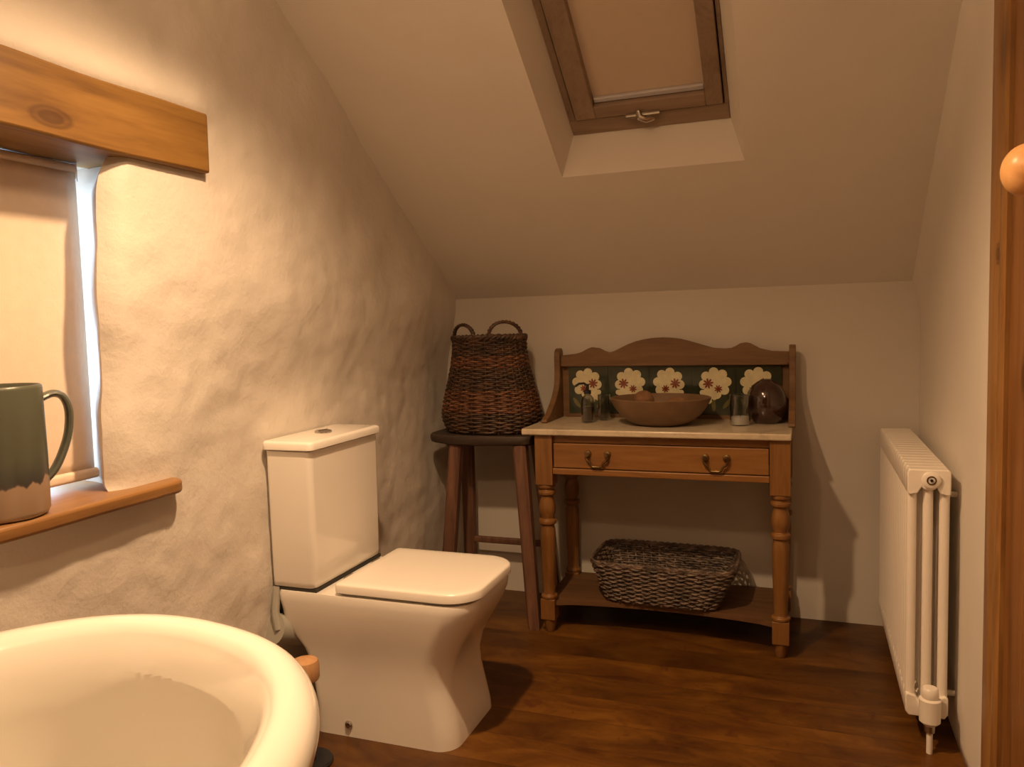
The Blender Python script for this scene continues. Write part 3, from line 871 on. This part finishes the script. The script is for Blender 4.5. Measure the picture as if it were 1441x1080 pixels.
# things on the marble top
T = .785
bo = (-.503, 2.945)
b = MB().lathe([(0, 0), (.085, 0), (.098, .004), (.125, .018), (.152, .042), (.172, .068), (.185, .094), (.187, .101), (.183, .103), (.177, .098), (.160, .066), (.135, .036), (.10, .016), (0, .010)], (*bo, T), 56, 1, .88)
b.xform(Matrix.Translation((bo[0], bo[1], T)) @ Matrix.Rotation(math.radians(-.0), 4, 'Y') @ Matrix.Translation((-bo[0], -bo[1], -T)))
solo(b, 'earthenware_bowl', M['bowl'], 'wide shallow brown bowl in the middle of the marble top', 'bowl', (*bo, T), smooth=50)
def lump(x, y, z, r, sx, sy, sz, seed):
    mb = MB(); bmesh.ops.create_icosphere(mb.bm, subdivisions=3, radius=r)
    for v in mb.bm.verts:
        k = 1+.16*noise.noise(v.co*22+Vector((seed, 0, 0)))
        v.co = Vector((v.co.x*sx*k+x, v.co.y*sy*k+y, v.co.z*sz*k+z))
    return mb
solo(lump(-.575, 3.0, .872, .036, 1.1, .9, 1, 3), 'bath_sponge', M['lump'], 'rough brown rounded sponge in the left of the bowl', 'sponge', (-.575, 3.0, .83), smooth=60)
solo(lump(-.45, 3.0, .850, .040, 1.3, .9, .85, 8), 'pumice_stone', M['lump'], 'low dark brown lump in the right of the bowl', 'stone', (-.45, 3.0, .82), smooth=60)

# glass dispenser
gx, gy = -.787, 2.965
gd = thing('glass_bottle', 'slim clear glass dispenser bottle with curved metal spout, left of the bowl', 'bottle', (gx, gy, T))
build(MB().lathe([(0, 0), (.024, 0), (.026, .004), (.026, .085), (.022, .098), (.012, .108), (.012, .118), (.010, .118), (.010, .107), (.020, .096), (.0235, .084), (.0235, .008), (0, .006)], (gx, gy, T), 32), 'bottle_body', M['glass'], gd)
build(MB().lathe([(0, .008), (.0228, .008), (.0228, .062), (0, .062)], (gx, gy, T), 28), 'contents', M['liquid'], gd)
sp_ = MB().lathe([(0, .112), (.014, .112), (.014, .126), (.006, .128), (.006, .15), (0, .151)], (gx, gy, T), 18)
sp_.tube([(gx, gy, T+.143), (gx-.012, gy-.005, T+.153), (gx-.03, gy-.012, T+.152), (gx-.044, gy-.018, T+.142)], .0048, 9)
build(sp_, 'spout', M['black_metal'], gd)
# tumbler
gx, gy = -.742, 3.045
b = MB().lathe([(0, 0), (.021, 0), (.023, .003), (.025, .10), (.0245, .102), (.0235, .10), (.0215, .008), (0, .007)], (gx, gy, T), 32)
solo(b, 'glass_tumbler', M['glass'], 'small clear glass tumbler between the dispenser bottle and the bowl', 'glass', (gx, gy, T))
# candle glass
gx, gy = -.2165, 2.965
cg = thing('candle_glass', 'clear glass holding a white candle stub right of the bowl', 'candle holder', (gx, gy, T))
build(MB().lathe([(0, 0), (.034, 0), (.036, .004), (.036, .110), (.035, .111), (.034, .109), (.0335, .006), (0, .004)], (gx, gy, T), 36), 'glass_cup', M['glass'], cg)
build(MB().lathe([(0, .0045), (.0330, .0045), (.0330, .030), (.029, .0315), (0, .0305)], (gx, gy, T), 32), 'wax', M['wax'], cg)
build(MB().tube([(gx, gy, T+.030), (gx+.001, gy, T+.040)], .001, 6), 'wick', M['black_metal'], cg)
# dark round vase
gx, gy = -.128, 3.035
b = MB().lathe([(0, 0), (.040, 0), (.046, .004), (.060, .025), (.0705, .055), (.0715, .085), (.065, .115), (.050, .140), (.034, .153), (.022, .159), (.021, .162), (.018, .162), (.014, .156), (.02, .150), (0, .145)], (gx, gy, T), 48)
solo(b, 'round_vase', M['vase'], 'glossy dark brown round vase at the right end of the marble top', 'vase', (gx, gy, T), smooth=60)

# ------------------------------------------------------------------ radiator
ra = thing('column_radiator', 'cream-white three-column radiator standing off the right wall', 'radiator', (.315, 2.73, .075))
y0, pitch, nsec = 2.32, .0456, 18
rx = [.2745, .3140, .3535]
def section(y):
    mb = MB(); yc_ = y+pitch/2; tr_ = .0127
    for x in rx:
        mb.lathe([(tr_, .105), (tr_, .735)], (x, yc_, 0), 14, cap=False)
    # top and bottom headers: waisted block with arched underside
    hw = pitch/2-.0008
    xa, xb = .2618, .3662
    top = [(xa, .735), (xa, .752), (xa+.005, .760), (xb-.005, .760), (xb, .752), (xb, .695), (xb-.006, .690), (.3405, .695), (.332, .712), (.326, .705), (.302, .705), (.296, .712), (.287, .695), (xa+.004, .690), (xa, .697)]
    top = top[::-1]
    mb.prism(top, 'y', yc_-hw, yc_+hw)
    bot = [(xa, .135), (xa, .090), (xa+.008, .078), (xb-.008, .078), (xb, .090), (xb, .135), (xb-.006, .140), (.3405, .134), (.332, .118), (.326, .126), (.302, .126), (.296, .118), (.287, .134), (xa+.004, .140)]
    mb.prism(bot, 'y', yc_-hw, yc_+hw)
    return mb
s0 = build(section(y0), 'section', M['radiator'], ra, smooth=40, bevel=.003)
for k in range(1, nsec):
    c_ = s0.copy(); COL.objects.link(c_); c_.parent = ra; c_.location = Vector(s0.location)+Vector((0, pitch*k, 0))
b = MB().lathe([(0, 0), (.023, 0), (.023, .006), (.017, .010), (0, .010)], (0, 0, 0), 28)
b.xform(Matrix.Translation((.318, 2.32, .733)) @ Matrix.Rotation(PI/2, 4, 'X'))
pl = build(b, 'blanking_plug', M['radiator'], ra, smooth=40)
b = MB()
q = MB().lathe([(.009, 0), (.012, 0), (.012, .002), (.009, .002)], (0, 0, 0), 18, cap=False)
b.bm.free(); b = q
b.xform(Matrix.Translation((.318, 2.310, .733)) @ Matrix.Rotation(PI/2, 4, 'X'))
build(b, 'bleed_ring', M['brass'], pl)
b = MB().lathe([(0, 0), (.004, 0), (.004, .003), (0, .003)], (0, 0, 0), 10)
b.xform(Matrix.Translation((.318, 2.310, .733)) @ Matrix.Rotation(PI/2, 4, 'X'))
build(b, 'bleed_screw', M['black_metal'], pl)
b = MB().tube([(.316, 2.325, .109), (.316, 2.302, .109)], .023, 20)
build(b, 'union_nut', M['radiator'], ra)
vx, vy = .316, 2.278
b = MB().lathe([(0, .078), (.014, .078), (.020, .084), (.026, .090), (.027, .150), (.022, .154), (0, .154)], (vx, vy, 0), 24)
vb = build(b, 'valve', M['radiator'], ra, smooth=40)
b = MB().lathe([(0, .155), (.020, .155), (.0215, .160), (.0205, .178), (.017, .182), (0, .183)], (vx, vy, 0), 24)
build(b, 'valve_cap', M['radiator'], vb, smooth=40)
b = MB().lathe([(0, .060), (.013, .060), (.014, .078), (0, .078)], (vx, vy, 0), 12)
build(b, 'compression_nut', M['chrome'], vb)
b = MB().tube([(vx, vy, .061), (vx, vy, 0.0005)], .0078, 14)
build(b, 'pipe', M['radiator'], ra)
for yy, zz in ((2.40, .68), (3.0, .68), (2.40, .12), (3.0, .12)):
    build(MB().tube([(.36, yy, zz), (.396, yy, zz)], .008, 10), 'wall_bracket', M['radiator'], ra)

# ------------------------------------------------------------------ door and its frame
d1 = bpy.data.objects.new('door_1', None); COL.objects.link(d1); d1.location = (XR, 1.5, 0); struct(d1, 'knotty pine door in the right wall with a round wooden knob')
p = [(XR+.03, 1.848), (XR-.012, 1.848), (XR-.018, 1.858), (XR-.018, 1.878), (XR-.013, 1.885), (XR-.018, 1.898), (XR-.018, 1.968), (XR-.012, 1.984), (XR-.004, 1.992), (XR+.03, 1.992)]
build(MB().prism(p, 'z', 0, 2.1), 'architrave', M['frame_wood'], d1, smooth=40)
build(MB().prism([(x, 2.85-y) for x, y in p][::-1], 'z', 0, 2.1), 'architrave', M['frame_wood'], d1, smooth=40)
build(MB().box(XR-.018, XR+.03, .858, 1.992, 2.10, 2.2), 'architrave_head', M['frame_wood'], d1, smooth=0, bevel=.003)
b = MB(); yy = 1.005
while yy < 1.84:
    b.box(XR-.004, XR+.03, yy, min(yy+.1395, 1.8475), .01, 2.09); yy += .1405
build(b, 'door_boards', M['door'], d1, smooth=0, bevel=.003)
b = MB().lathe([(0, 0), (.028, 0), (.028, .006), (.014, .010), (.013, .022)]+[(.042*math.sin(a), .058-.038*math.cos(a)) for a in [math.radians(20+10*k) for k in range(16)]]+[(0, .096)], (0, 0, 0), 36)
b.xform(Matrix.Translation((XR-.004, 1.474, 1.398)) @ Matrix.Rotation(-PI/2, 4, 'Y'))
build(b, 'door_knob', M['knob'], d1, smooth=50)['label'] = 'round pale orange wooden knob'

# ------------------------------------------------------------------ light
def lamp(name, kind, loc, power, col, r, aim=None, cone=None, blend=.5):
    l = bpy.data.lights.new(name, kind); l.energy = power; l.color = col; l.shadow_soft_size = r
    o = bpy.data.objects.new(name, l); COL.objects.link(o); o.location = loc
    if kind == 'SPOT':
        l.spot_size = math.radians(cone); l.spot_blend = blend
        o.rotation_euler = (Vector(aim)-Vector(loc)).to_track_quat('-Z', 'Y').to_euler()
    return o
WARM = (1, .635, .345)
lamp('ceiling_downlight', 'SPOT', (-.78, 1.34, 2.17), 150, WARM, .035, (-.70, 1.30, 0), 142, 1.0)
lamp('rear_ceiling_lamp', 'POINT', (-.55, .62, 2.08), 19, WARM, .06)

w = bpy.data.worlds.new('World'); C.world = w; w.use_nodes = True
nt = w.node_tree; bg = nt.nodes['Background']
sky = nt.nodes.new('ShaderNodeTexSky'); sky.sky_type = 'HOSEK_WILKIE'; sky.turbidity = 4
sky.sun_direction = Vector((.4, -.7, .6)).normalized()
mx = nt.nodes.new('ShaderNodeMix'); mx.data_type = 'RGBA'; mx.inputs['Factor'].default_value = .6
nt.links.new(sky.outputs[0], mx.inputs[6]); mx.inputs[7].default_value = (.62, .80, 1, 1)
nt.links.new(mx.outputs[2], bg.inputs['Color']); bg.inputs['Strength'].default_value = 14

# ------------------------------------------------------------------ camera
cd = bpy.data.cameras.new('camera'); cam = bpy.data.objects.new('camera', cd); COL.objects.link(cam)
cd.sensor_fit = 'HORIZONTAL'; cd.sensor_width = 36; cd.lens = 1110/1441*36; cd.clip_start = .02
Rm = Matrix(((0.9380507355403179, 0.0001291013949271079, 0.346497908918796), (0.34532909984140714, 0.08171976436371389, -0.9349169443940261), (-0.02843642655102587, 0.9966553383417804, 0.07661270260106484)))
cam.matrix_world = Matrix.Translation((0, 0, 1.18)) @ Rm.to_4x4()
C.camera = cam
C.view_settings.view_transform = 'Standard'; C.view_settings.look = 'None'
C.view_settings.gamma = 1; C.view_settings.use_curve_mapping = False
C.view_settings.exposure = 0
